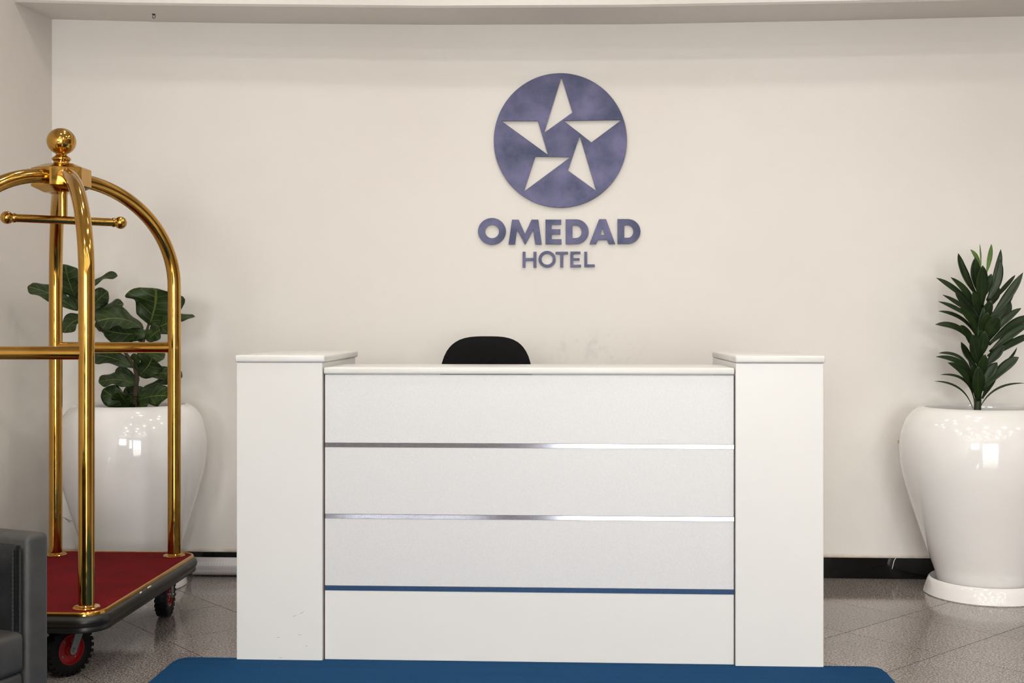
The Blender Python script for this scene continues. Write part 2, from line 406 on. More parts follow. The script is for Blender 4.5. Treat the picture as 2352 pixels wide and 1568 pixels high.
# ------------------------------------------------------------------ reception counter
rc = empty('reception_counter', (-0.148, 4.65, 0)); tag(rc, 'white reception counter with square end pillars and metal strips', 'counter')
o0 = Vector((-0.148, 4.65, 0))
def rb(name, x0, x1, y0, y1, z0, z1, mat, bev=0.0, par=None, seg=2):
    return box(name, (x0 - o0.x, x1 - o0.x, y0 - o0.y, y1 - o0.y, z0, z1), mat, par or rc, bev, seg)
YP = 4.300
for (a, b, cl_, cr_) in ((-1.203, -0.889, -1.208, -0.879), (0.597, 0.907, 0.595, 0.913)):
    pil = rb('pillar', a, b, YP, 4.975, 0.0, 1.0865, 'white_laminate', 0.0015, None, 1)
    rb('cap', cl_, cr_, YP - 0.009, 4.985, 1.0872, 1.1130, 'white_laminate', 0.007, pil, 4)
pl_, pr_ = -0.8835, 0.5935; YPN = 4.3205
rb('core', -0.8885, 0.5965, YPN + 0.006, YPN + 0.05, 0.004, 1.040, 'joint_dark')
rb('panel', pl_, pr_, YPN, YPN + 0.005, 0.7935, 1.0425, 'pearl_panel', 0.0012, None, 1)
rb('panel', pl_, pr_, YPN, YPN + 0.005, 0.5345, 0.7785, 'pearl_panel', 0.0012, None, 1)
rb('panel', pl_, pr_, YPN, YPN + 0.005, 0.2745, 0.5195, 'pearl_panel', 0.0012, None, 1)
rb('kick_panel', pl_, pr_, YPN, YPN + 0.005, 0.003, 0.2575, 'white_laminate', 0.0012, None, 1)
for z0, z1 in ((0.7787, 0.7933), (0.5197, 0.5343), (0.2577, 0.2743)):
    rb('metal_strip', pl_ + 0.002, pr_, YPN - 0.0016, YPN + 0.0055, z0, z1, 'strip_metal')
rb('counter_top', -0.8870, 0.5955, 4.309, 4.66, 1.0440, 1.0690, 'white_laminate', 0.007, None, 4)
rb('desk_top', -0.8870, 0.5955, YPN + 0.052, 4.93, 0.715, 0.74, 'white_laminate', 0.002, None, 1)
for pts in ([(673, 1415.5), (680, 1412.5)], [(689, 1409.5), (698, 1404)], [(636, 1463), (642, 1464)], [(684, 1457), (692, 1457.5)], [(641, 1510), (648, 1510)], [(702, 1484), (706, 1483)]):
    tube('scuff_mark', [atY(x, y, YP - 0.0001) - o0 for x, y in pts], 0.0006, 'scuff', rc, 5)
for pts in ([(1503, 1007), (1512, 1006), (1531, 1008)], [(1545, 1069), (1552, 1069), (1552, 1074)]):
    tube('scuff_mark', [atY(x, y, YPN - 0.0001) - o0 for x, y in pts], 0.0006, 'white_chip', rc, 5)

# ------------------------------------------------------------------ sign on the wall: cut-out star disc and raised letters
sg = empty('wall_sign', (-0.037, YW, 2.12)); tag(sg, 'slate blue wall sign with cut-out star disc above raised letters', 'sign')
def zpt(zx, zy):                      # outline units (sheet of 3.2 units per photo pixel) -> wall metres
    p = atY(1080 + zx / 3.2, 150 + zy / 3.2, YW); return (p.x + 0.037, p.z - 2.12)
def sign_piece(name, loops, thick, label):
    me = shape_mesh(name, [[zpt(*p) for p in lp] for lp in loops], thick, 0.0006)
    me.transform(Matrix.Rotation(PI / 2, 4, 'X')); me.update()
    o = mobj(name, me, 'sign_blue', sg); o.location = (0, -thick / 2 - 0.0055, 0); o['label'] = label; return o
def ell(cx, cy, rx, ry, n=48, a0=0, a1=360):
    return [(cx + rx * math.cos(math.radians(a0 + (a1 - a0) * k / n)), cy + ry * math.sin(math.radians(a0 + (a1 - a0) * k / n))) for k in range(n + (0 if a1 - a0 == 360 else 1))]
sign_piece('emblem', [ell(663, 555, 487, 492, 128), [(671, 85), (753, 350), (541, 502)], [(685, 410), (1115, 403), (890, 570)],
                     [(805, 515), (928, 927), (717, 775)], [(478, 672), (740, 676), (393, 932)], [(228, 411), (500, 411), (575, 663)]], 0.010, 'round disc with a five-piece star cut out')
def dee(x, y): return [[(x, y), (x + 74, y)] + ell(x + 74, y + 90, 92, 90, 20, -90, 90)[1:-1] + [(x + 74, y + 180), (x, y + 180)],
                       [(x + 47, y + 43), (x + 75, y + 43)] + ell(x + 75, y + 90, 42, 47, 16, -90, 90)[1:-1] + [(x + 75, y + 137), (x + 47, y + 137)]]
LT = [('O', [ell(161, 1221, 101, 97), ell(162, 1222, 52, 50)]),
      ('M', [[(284, 1316), (309, 1136), (356, 1136), (403, 1243), (453, 1136), (500, 1136), (525, 1316), (480, 1316), (464, 1205), (405, 1318), (344, 1205), (329, 1316)]]),
      ('E', [[(555, 1136), (668, 1136), (668, 1171), (598, 1171), (598, 1206), (662, 1206), (662, 1243), (598, 1243), (598, 1279), (670, 1279), (670, 1315), (555, 1315)]]),
      ('D', dee(703, 1134)),
      ('A', [[(878, 1314), (948, 1133), (997, 1133), (1064, 1314), (1020, 1314), (1007, 1283), (938, 1283), (924, 1314)], [(970, 1193), (991, 1248), (957, 1248)]]),
      ('D', dee(1083, 1132)),
      ('H', [[(387, 1371), (406, 1371), (406, 1417), (467, 1417), (467, 1371), (486, 1371), (486, 1486), (467, 1486), (467, 1436), (406, 1436), (406, 1486), (387, 1486)]]),
      ('O', [ell(566, 1425, 62, 60), ell(566, 1425, 43, 41)]),
      ('T', [[(629, 1371), (718, 1371), (718, 1388), (683, 1388), (683, 1484), (663, 1484), (663, 1388), (629, 1388)]]),
      ('E', [[(737, 1370), (809, 1370), (809, 1386), (756, 1386), (756, 1418), (803, 1418), (803, 1434), (756, 1434), (756, 1466), (814, 1466), (814, 1483), (737, 1483)]]),
      ('L', [[(840, 1371), (858, 1371), (858, 1464), (914, 1464), (914, 1481), (840, 1481)]])]
for i, (ch_, lp) in enumerate(LT):
    sign_piece('letter', lp, 0.009 if i < 6 else 0.007, 'raised letter %s of the %s word' % (ch_, 'large upper' if i < 6 else 'small lower'))

# ------------------------------------------------------------------ blue mat, cut back around the counter feet
ym = 4.318
outl = [(-1.432, 1.6), (1.085, 1.6), (1.112, 4.24), (1.108, 4.285), (1.095, 4.308), (1.06, ym), (0.909, ym - 0.001), (0.909, YP - 0.002), (0.5955, YP - 0.002), (0.5955, YPN - 0.002),
        (-0.8875, YPN - 0.002), (-0.8875, YP - 0.002), (-1.205, YP - 0.002), (-1.205, ym + 0.002), (-1.31, ym + 0.001), (-1.37, ym + 0.003), (-1.40, ym - 0.004), (-1.418, ym - 0.03), (-1.425, 4.25)]
mat_o = poly_prism('floor_mat', outl, 0.0, 0.008, 'blue_mat', None, 0.0025, 40)
tag(mat_o, 'dark blue carpet mat on the floor in front of the counter', 'mat')

# ------------------------------------------------------------------ brass luggage cart
CX, CY = -1.912, 4.512
lc = empty('luggage_cart', (CX, CY, 0)); tag(lc, 'brass birdcage luggage cart with red carpeted deck', 'luggage cart')
XA, XB, YA, YB = -2.166 - CX, -1.657 - CX, 4.052 - CY, 4.972 - CY     # the four uprights
PX0, PX1, PY0, PY1 = XA - 0.073, XB + 0.073, YA - 0.082, YB + 0.082
ZP = 0.249
poly_prism('deck_carpet', rrect(PX0 + 0.006, PX1 - 0.006, PY0 + 0.006, PY1 - 0.006, 0.07), 0.232, ZP, 'red_carpet', lc, 0.003, 40)
poly_prism('deck_board', rrect(PX0 + 0.01, PX1 - 0.01, PY0 + 0.01, PY1 - 0.01, 0.07), 0.186, 0.231, 'rubber_bumper', lc)
def band(name, off, prof, mat, r=0.078):
    """a closed profile swept round the deck edge; prof: (outward, z)"""
    base = rrect(PX0, PX1, PY0, PY1, r, 10); nb = len(base); bm = bmesh.new(); rows = []
    for i in range(nb):
        a, b = Vector(base[i - 1]), Vector(base[(i + 1) % nb]); tg = (b - a).normalized(); nn = Vector((tg.y, -tg.x)); p = Vector(base[i])
        rows.append([bm.verts.new((p.x + nn.x * (o + off), p.y + nn.y * (o + off), z)) for o, z in prof])
    m = len(prof)
    for i in range(nb):
        a, b = rows[i], rows[(i + 1) % nb]
        for k in range(m): bm.faces.new((a[k], a[(k + 1) % m], b[(k + 1) % m], b[k]))
    return bobj(name, bm, mat, lc, 45)
band('brass_edging', 0, [(-0.006, 0.242), (-0.005, 0.249), (-0.002, 0.2515), (0.002, 0.2505), (0.0045, 0.247), (0.005, 0.237), (-0.004, 0.235)], 'brass')
bmp = band('bumper', 0.0, [(-0.002, 0.2385), (0.008, 0.2385), (0.016, 0.232), (0.020, 0.218), (0.018, 0.207), (0.012, 0.202), (0.012, 0.198), (0.015, 0.192), (0.013, 0.184), (0.004, 0.181), (-0.006, 0.181)], 'rubber_bumper')
for (x0, y0, x1, y1) in ((340, 1349, 346, 1345.5), (322, 1361, 324.5, 1359)):
    pr_x = -1.584 + 0.0195
    a = _ray(x0, y0); b = _ray(x1, y1)
    pa = Vector((0, 0, HCAM)) + a * (pr_x / a.x); pb = Vector((0, 0, HCAM)) + b * (pr_x / b.x)
    tube('chip', [pa - Vector((CX, CY, 0)), pb - Vector((CX, CY, 0))], 0.0026, 'white_chip', bmp, 6)
HUB = Vector((-1.943 - CX, 4.512 - CY, 1.786)); RT = 0.0272
for sx, sy in ((XA, YA), (XB, YA), (XA, YB), (XB, YB)):
    d = Vector((sx - HUB.x, sy - HUB.y)); L = d.length; d.normalize(); z0 = 1.385
    pts = [(sx, sy, ZP), (sx, sy, 0.8), (sx, sy, 1.2), (sx, sy, z0)]
    for k_ in range(1, 25):
        a = PI / 2 * k_ / 24; r_ = 0.055 + (L - 0.055) * math.cos(a); z = z0 + (HUB.z - z0) * math.sin(a)
        pts.append((HUB.x + d.x * r_, HUB.y + d.y * r_, z))
    bm = bmesh.new(); add_tube(bm, pts, RT, 28); post = bobj('arched_post', bm, 'brass', lc, 60)
    lathe('flange', [(0.0265, ZP + 0.012), (0.030, ZP + 0.007), (0.044, ZP + 0.005), (0.046, ZP + 0.002), (0.045, ZP)], 'brass', post, 32).location = (sx, sy, 0)
for y in (YA, YB): tube('rail', [(XA, y, 1.126), (XB, y, 1.126)], 0.0232, 'brass', lc, 24)
# hub block: eight-sided, tapered above and below
def hub_poly(s):
    q = [Vector((-1, -1)), Vector((1, -1)), Vector((1, 1)), Vector((-1, 1))]
    for a in (61.5, 118.5, -61.5, -118.5): q = clip(q, Vector((math.cos(math.radians(a)), math.sin(math.radians(a)))), 0.088 * s)
    for a in (0, 90, 180, 270): q = clip(q, Vector((math.cos(math.radians(a)), math.sin(math.radians(a)))), 0.098 * s)
    return q
bm = bmesh.new(); rows = []
for s_, z in ((0.55, 1.728), (0.60, 1.730), (0.99, 1.750), (1.0, 1.752), (1.0, 1.818), (0.99, 1.820), (0.56, 1.838), (0.5, 1.839)):
    rows.append([bm.verts.new((HUB.x + p.x, HUB.y + p.y, z)) for p in hub_poly(s_)])
for a, b in zip(rows, rows[1:]):
    for k_ in range(len(a)): bm.faces.new((a[k_], a[(k_ + 1) % len(a)], b[(k_ + 1) % len(b)], b[k_]))
bm.faces.new(rows[0][::-1]); bm.faces.new(rows[-1]); bobj('hub', bm, 'brass', lc)
fin = [(0, 1.836), (0.030, 1.836), (0.030, 1.842), (0.029, 1.846)] + [(0.024 + 0.0115 * math.sin(PI * k_ / 8), 1.846 + 0.024 * k_ / 8) for k_ in range(1, 9)] + [(0.020, 1.873)]
fin += [(0.0545 * math.cos(math.radians(a)), 1.926 + 0.0515 * math.sin(math.radians(a))) for a in range(-66, 90, 6)] + [(0, 1.9775)]
lathe('finial', fin, 'brass', lc, 40, 35).location = (HUB.x, HUB.y, 0)
RA, RB = Vector((-2.082 - CX, 4.388 - CY, 1.623)), Vector((-1.767 - CX, 4.617 - CY, 1.623)); rm = (RA + RB) / 2
tube('hanger_stem', [(HUB.x + 0.006, HUB.y, 1.732), (HUB.x + 0.006, HUB.y, 1.628)], 0.0165, 'brass', lc, 20)
rod = tube('garment_rod', [RA, RB], 0.0155, 'brass', lc, 20)
dd = (RB - RA).normalized()
for P_, sg_ in ((RA, -1), (RB, 1)):
    q = dd * sg_
    mt = Matrix.Translation(P_) @ Vector((0, 0, 1)).rotation_difference(q).to_matrix().to_4x4()
    lathe('rod_knob', [(0.0175, -0.016), (0.0185, -0.010), (0.016, -0.004)] + [(0.0242 * math.cos(math.radians(a)), 0.014 + 0.0242 * math.sin(math.radians(a))) for a in range(-45, 90, 9)] + [(0, 0.0382)], 'brass', rod, 24, 40, mt)
# casters
def caster(wx, wy, axis_deg, trail):
    """wheel touches the floor at (wx, wy); its axle points along axis_deg in plan"""
    e = empty('caster', (wx - CX, wy - CY, 0), math.radians(axis_deg)); e.parent = lc
    R_ = 0.092; rot = Matrix.Translation((0, 0, R_)) @ Matrix.Rotation(PI / 2, 4, 'Y')
    bm = bmesh.new()
    pr = [(0.052, -0.020), (0.060, -0.023), (0.074, -0.024), (0.084, -0.020), (0.0885, -0.012), (0.0895, 0), (0.0885, 0.012), (0.084, 0.020), (0.074, 0.024), (0.060, 0.023), (0.052, 0.020), (0.050, 0), (0.052, -0.020)]
    add_lathe(bm, pr, 40, rot)
    nl = 26
    for k_ in range(nl):
        for s_ in (-1, 1):
            a = 2 * PI * (k_ + (0.5 if s_ > 0 else 0)) / nl
            mt = Matrix.Translation((0, 0, R_)) @ Matrix.Rotation(a, 4, 'X')
            add_box(bm, min(s_ * 0.004, s_ * 0.0235), max(s_ * 0.004, s_ * 0.0235), -0.0055, 0.0055, 0.080, 0.0915, mat=mt)
    bobj('tyre', bm, 'tyre_rubber', e, 30)
    bm = bmesh.new()
    for s_ in (-1, 1): add_lathe(bm, [(0.053, s_ * 0.021), (0.050, s_ * 0.022), (0.047, s_ * 0.016), (0.044, s_ * 0.010), (0.028, s_ * 0.008), (0.022, s_ * 0.010), (0.020, s_ * 0.019), (0.0, s_ * 0.019)], 32, rot)
    rim = bobj('wheel_rim', bm, 'rim_red', e, 35)
    for k_ in range(4):
        a = 2 * PI * (k_ + 0.4) / 4
        lathe('rim_bolt', [(0, 0.0045), (0.003, 0.0035), (0.0038, 0)], 'zinc', e, 10, 40, rot @ Matrix.Translation((0.036 * math.cos(a), 0.036 * math.sin(a), 0.009)))
    bm = bmesh.new()
    for s_ in (-1, 1): add_lathe(bm, [(0, s_ * 0.038), (0.005, s_ * 0.038), (0.0062, s_ * 0.0365), (0.0068, s_ * 0.033), (0.0068, s_ * 0.0)], 14, rot)
    bobj('axle', bm, 'zinc', e, 40)
    bm = bmesh.new(); zt = 0.172
    for s_ in (-1, 1):           # fork arms, raked by the trail
        a = [(-0.013, 0.088), (0.013, 0.088), (0.019 + trail, zt), (-0.019 + trail, zt)]
        lo_ = [(0.014 * math.cos(math.radians(q_)), R_ - 0.002 + 0.014 * math.sin(math.radians(q_))) for q_ in range(180, 361, 30)]
        out_ = lo_ + [(0.018 + trail, zt), (-0.018 + trail, zt)]
        A_ = [bm.verts.new((s_ * 0.0285, y, z)) for y, z in out_]; B_ = [bm.verts.new((s_ * 0.0325, y, z)) for y, z in out_]; m = len(out_)
        bm.faces.new(A_); bm.faces.new(B_[::-1])
        for k_ in range(m): bm.faces.new((A_[k_], A_[(k_ + 1) % m], B_[(k_ + 1) % m], B_[k_]))
    add_box(bm, -0.0325, 0.0325, trail - 0.018, trail + 0.018, zt - 0.003, zt + 0.002)
    bobj('fork', bm, 'zinc', e)
    lathe('swivel', [(0, zt + 0.002), (0.028, zt + 0.002), (0.030, zt + 0.006), (0.024, zt + 0.010), (0.040, zt + 0.011), (0.040, 0.1865), (0, 0.1865)], 'zinc', e, 24).location = (0, trail, 0)
caster(-1.745, 4.105, -30, 0.034)
caster(-1.690, 4.955, 5, -0.012)
caster(-2.12, 4.12, 12, 0.034)
caster(-2.13, 4.93, 20, 0.034)

# ------------------------------------------------------------------ black leather armchair at the left edge
af = math.radians(250); f_ = Vector((math.cos(af), math.sin(af))); e_ = Vector((math.cos(af - PI / 2), math.sin(af - PI / 2)))
inner = atZ(64, 1449, 0.41); AR = Vector((inner.x, inner.y))       # front inner corner of the far arm
ac = empty('armchair', (AR.x + e_.x * 0.4 + f_.x * 0.3, AR.y + e_.y * 0.4 + f_.y * 0.3, 0)); tag(ac, 'black leather armchair cut off by the left edge of the view', 'armchair')
mtx = Matrix(((f_.x, e_.x, 0, AR.x), (f_.y, e_.y, 0, AR.y), (0, 0, 1, 0), (0, 0, 0, 1)))   # u along the seat front, v into the chair
loc_ac = Matrix.Translation(-ac.location)
def acbox(name, u0, u1, v0, v1, z0, z1, mat, bev, par=None, puff=0.0, seg=4):
    bm = bmesh.new(); vs = add_box(bm, u0, u1, v0, v1, z0, z1)
    if puff:
        bmesh.ops.subdivide_edges(bm, edges=bm.edges[:], cuts=7, use_grid_fill=True)
        cu, cv, cz = (u0 + u1) / 2, (v0 + v1) / 2, (z0 + z1) / 2; hu, hv, hz = (u1 - u0) / 2, (v1 - v0) / 2, (z1 - z0) / 2
        thin = min((hu, 0), (hv, 1), (hz, 2))[1]
        for v in bm.verts:
            a = ((v.co.x - cu) / hu, (v.co.y - cv) / hv, (v.co.z - cz) / hz); o_ = [a[i] for i in range(3) if i != thin]
            g_ = (1 - o_[0] ** 4) * (1 - o_[1] ** 4); v.co[thin] += puff * g_ * a[thin]
            wr = puff * 0.35 * math.sin(a[(thin + 1) % 3] * 19 + a[(thin + 2) % 3] * 3) * max(0, abs(a[2]) - 0.5) * g_; v.co[thin] += wr * a[thin]
            for i in range(3):                      # soften the rim
                if i == thin: v.co[i] -= a[i] * (hu, hv, hz)[i] * 0.55 * max(abs(o_[0]) ** 12, abs(o_[1]) ** 12)
    elif bev:
        bmesh.ops.bevel(bm, geom=bm.edges[:], offset=bev, segments=seg, profile=0.5, affect='EDGES')
    bmesh.ops.transform(bm, matrix=loc_ac @ mtx, verts=bm.verts[:])
    return bobj(name, bm, mat, par or ac, 50)
TA = 0.078; WS = 0.58
acbox('arm', -TA, 0, 0.0, 0.80, 0.03, 0.663, 'leather_shell', 0.016)
acbox('arm', WS, WS + TA, 0.0, 0.80, 0.03, 0.663, 'leather_shell', 0.016)
acbox('backrest', 0.001, WS - 0.001, 0.70, 0.80, 0.03, 0.655, 'leather_shell', 0.016)
pad = acbox('arm_pad', 0.001, 0.026, 0.022, 0.66, 0.40, 0.638, 'leather_pad', 0, None, 0.012)
acbox('arm_pad', WS - 0.026, WS - 0.001, 0.022, 0.66, 0.40, 0.638, 'leather_pad', 0, None, 0.012)
acbox('back_pad', 0.05, WS - 0.05, 0.60, 0.699, 0.40, 0.66, 'leather_pad', 0, None, 0.02)
acbox('seat_base', 0.001, WS - 0.001, 0.012, 0.695, 0.03, 0.30, 'leather_shell', 0.012)
acbox('seat_cushion', 0.002, WS - 0.002, 0.004, 0.66, 0.30, 0.412, 'leather_shell', 0.02)
bm = bmesh.new()                                     # twin stitched piping down the front edge of the pad
for u_, v_ in ((0.013, 0.014), (0.026, 0.026)):
    add_tube(bm, [(u_, v_, 0.405 + k_ * 0.0038) for k_ in range(60)], [0.0042 if k_ % 3 else 0.0030 for k_ in range(60)], 8)
bmesh.ops.transform(bm, matrix=loc_ac @ mtx, verts=bm.verts[:]); bobj('piping', bm, 'stitch', pad, 60)
for u in (-0.04, WS + 0.04):
    for v in (0.05, 0.75): acbox('foot', u - 0.02, u + 0.02, v - 0.02, v + 0.02, 0, 0.0305, 'black_plastic', 0.004)

# ------------------------------------------------------------------ office chair behind the counter
XC = -0.359
oc = empty('office_chair', (XC, 5.02, 0)); tag(oc, 'black fabric office chair behind the counter, rounded backrest top showing', 'chair')
bm = bmesh.new(); N1, N2 = 16, 14; hw, zb, zt = 0.208, 0.66, 1.171
front = []; back = []
for j in range(N2 + 1):
    v = j / N2; rf, rk = [], []
    for i in range(N1 + 1):
        u = -1 + 2 * i / N1
        # square to superellipse outline, wider low, rounded at the top
        a, b = u, -1 + 2 * v; k_ = max(abs(a), abs(b)); ln_ = (abs(a) ** 3.3 + abs(b) ** 3.3) ** (1 / 3.3)
        q = k_ / ln_ if ln_ > 0 else 0; a, b = a * q, b * q
        x = a * hw * (1.0 - 0.04 * b); z = (zb + zt) / 2 + b * (zt - zb) / 2
        edge = 1 - min(1, (abs(a) ** 3.3 + abs(b) ** 3.3)); th = 0.006 + 0.028 * edge ** 0.4
        yc = 0.235 + 0.05 * (z - zb) - 0.05 * a * a + 0.02
        rf.append(bm.verts.new((x, yc - th, z))); rk.append(bm.verts.new((x, yc + th, z)))
    front.append(rf); back.append(rk)
for j in range(N2):
    for i in range(N1):
        bm.faces.new((front[j][i], front[j][i + 1], front[j + 1][i + 1], front[j + 1][i])); bm.faces.new((back[j][i + 1], back[j][i], back[j + 1][i], back[j + 1][i + 1]))
per = [(0, i) for i in range(N1)] + [(j, N1) for j in range(N2)] + [(N2, i) for i in range(N1, 0, -1)] + [(j, 0) for j in range(N2, 0, -1)]
for k_ in range(len(per)):
    (a, b), (c_, d_) = per[k_], per[(k_ + 1) % len(per)]; bm.faces.new((front[a][b], back[a][b], back[c_][d_], front[c_][d_]))
bobj('backrest', bm, 'chair_fabric', oc, 70)
poly_prism('seat', rrect(-0.23, 0.23, -0.22, 0.20, 0.09), 0.43, 0.50, 'chair_fabric', oc, 0.025, 60)
tube('back_support', [(0, 0.05, 0.425), (0, 0.22, 0.43), (0, 0.285, 0.50), (0, 0.285, 0.72)], 0.016, 'black_plastic', oc, 10)
lathe('gas_lift', [(0.05, 0.428), (0.05, 0.41), (0.016, 0.40), (0.016, 0.25), (0.026, 0.25), (0.026, 0.06), (0, 0.06)], 'black_plastic', oc, 16)
for k_ in range(5):
    a = 2 * PI * k_ / 5 + 0.3; ca, sa = math.cos(a), math.sin(a)
    tube('base_leg', [(0.02 * ca, 0.02 * sa, 0.095), (0.15 * ca, 0.15 * sa, 0.085), (0.26 * ca, 0.26 * sa, 0.062)], [0.022, 0.018, 0.014], 'black_plastic', oc, 8)
    lathe('castor', [(0, -0.02), (0.022, -0.02), (0.026, -0.014), (0.026, 0.014), (0.022, 0.02), (0, 0.02)], 'black_plastic', oc, 16, 40, Matrix.Translation((0.26 * ca, 0.26 * sa, 0.026)) @ Matrix.Rotation(a, 4, 'Z') @ Matrix.Rotation(PI / 2, 4, 'X'))

# ------------------------------------------------------------------ leaves
def leaf(parent, P0, P1, width, bend, nrm, mat, prof, nu=12, nv=6, fold=0.25, wave=0.0, curl=0.0, twist=0.0):
    """a leaf blade from P0 to P1; bend bows the midrib, nrm is the way its face looks"""
    P0, P1, bend, nrm = Vector(P0), Vector(P1), Vector(bend), Vector(nrm).normalized()
    me = bpy.data.meshes.new('leaf'); vs, fs, uvs = [], [], []
    ph = random.uniform(0, 6)
    for i in range(nu + 1):
        u = i / nu; c = P0.lerp(P1, u) + bend * (4 * u * (1 - u))
        tg = ((P1 - P0) + bend * (4 - 8 * u)).normalized()
        n = (nrm - tg * nrm.dot(tg)); n = n.normalized() if n.length > 1e-4 else tg.orthogonal().normalized()
        if twist: n = Matrix.Rotation(twist * (u - 0.5), 3, tg) @ n
        sd = tg.cross(n); w = width / 2 * prof(u)
        for j in range(nv + 1):
            v = -1 + 2 * j / nv
            p = c + sd * (w * v) + n * (fold * w * abs(v) + wave * math.sin(u * 11 + ph + (2 if v > 0 else 0)) * abs(v) ** 1.5 * w - curl * v * v * w)
            vs.append(p); uvs.append((u, (v + 1) / 2))
    for i in range(nu):
        for j in range(nv):
            a = i * (nv + 1) + j; fs.append((a, a + 1, a + nv + 2, a + nv + 1))
    me.from_pydata([tuple(v) for v in vs], [], fs); ul = me.uv_layers.new(name='UVMap')
    for lp in me.loops: ul.data[lp.index].uv = uvs[lp.vertex_index]
    o = mobj('leaf', me, mat, parent, 180)
    sm = o.modifiers.new('thickness', 'SOLIDIFY'); sm.thickness = 0.0009; sm.offset = 0
    return o
_BT = [(0, .30), (.08, .32), (.2, .52), (.35, .80), (.5, .97), (.6, 1.0), (.72, .93), (.84, .70), (.93, .40), (1, .03)]
def prof_blade(u): return _lerp_table(_BT, u)
_FT = [(0, .05), (.05, .24), (.15, .50), (.3, .66), (.45, .78), (.6, .94), (.75, 1.0), (.87, .88), (.95, .58), (1, .10)]
def _lerp_table(T, u):
    for (a, x), (b, y) in zip(T, T[1:]):
        if u <= b: return x + (y - x) * (u - a) / (b - a)
    return T[-1][1]
def prof_fig(u): return _lerp_table(_FT, u)

POT = [(0, 0.020), (0.185, 0.020), (0.200, 0.035), (0.215, 0.100), (0.252, 0.203), (0.292, 0.322), (0.331, 0.441), (0.360, 0.545), (0.371, 0.625), (0.370, 0.690), (0.358, 0.752), (0.336, 0.800), (0.308, 0.832),
       (0.285, 0.845), (0.270, 0.849), (0.262, 0.847), (0.258, 0.838), (0.262, 0.80), (0.30, 0.76), (0.30, 0.742), (0, 0.742)]
def pot(parent, a, b):
    # the outline is smoothed before it is turned
    P_ = []
    for i in range(len(POT) - 1):
        p0 = POT[max(i - 1, 0)]; p1, p2 = POT[i], POT[i + 1]; p3 = POT[min(i + 2, len(POT) - 1)]
        for s_ in range(3 if 3 <= i <= 14 else 1):
            t_ = s_ / 3
            cr = lambda q0, q1, q2, q3: 0.5 * (2 * q1 + (q2 - q0) * t_ + (2 * q0 - 5 * q1 + 4 * q2 - q3) * t_ ** 2 + (3 * q1 - q0 - 3 * q2 + q3) * t_ ** 3)
            P_.append((cr(p0[0], p1[0], p2[0], p3[0]), cr(p0[1], p1[1], p2[1], p3[1])))
    P_.append(POT[-1])
    lathe('pot', P_, 'glazed_pot', parent, 72, 50, None, a, b)
    lathe('saucer', [(0, 0), (0.258, 0), (0.262, 0.004), (0.258, 0.020), (0.246, 0.055), (0.238, 0.070), (0.233, 0.073), (0.229, 0.068), (0.226, 0.020), (0, 0.018)], 'glazed_pot', parent, 64, 40, None, 1.0 if a > 0.95 else 0.96, 1.0)
    lathe('soil', [(0.290 * 1.0, 0.752), (0.15, 0.760), (0, 0.765)], 'soil', parent, 40, 60, None, a, b)

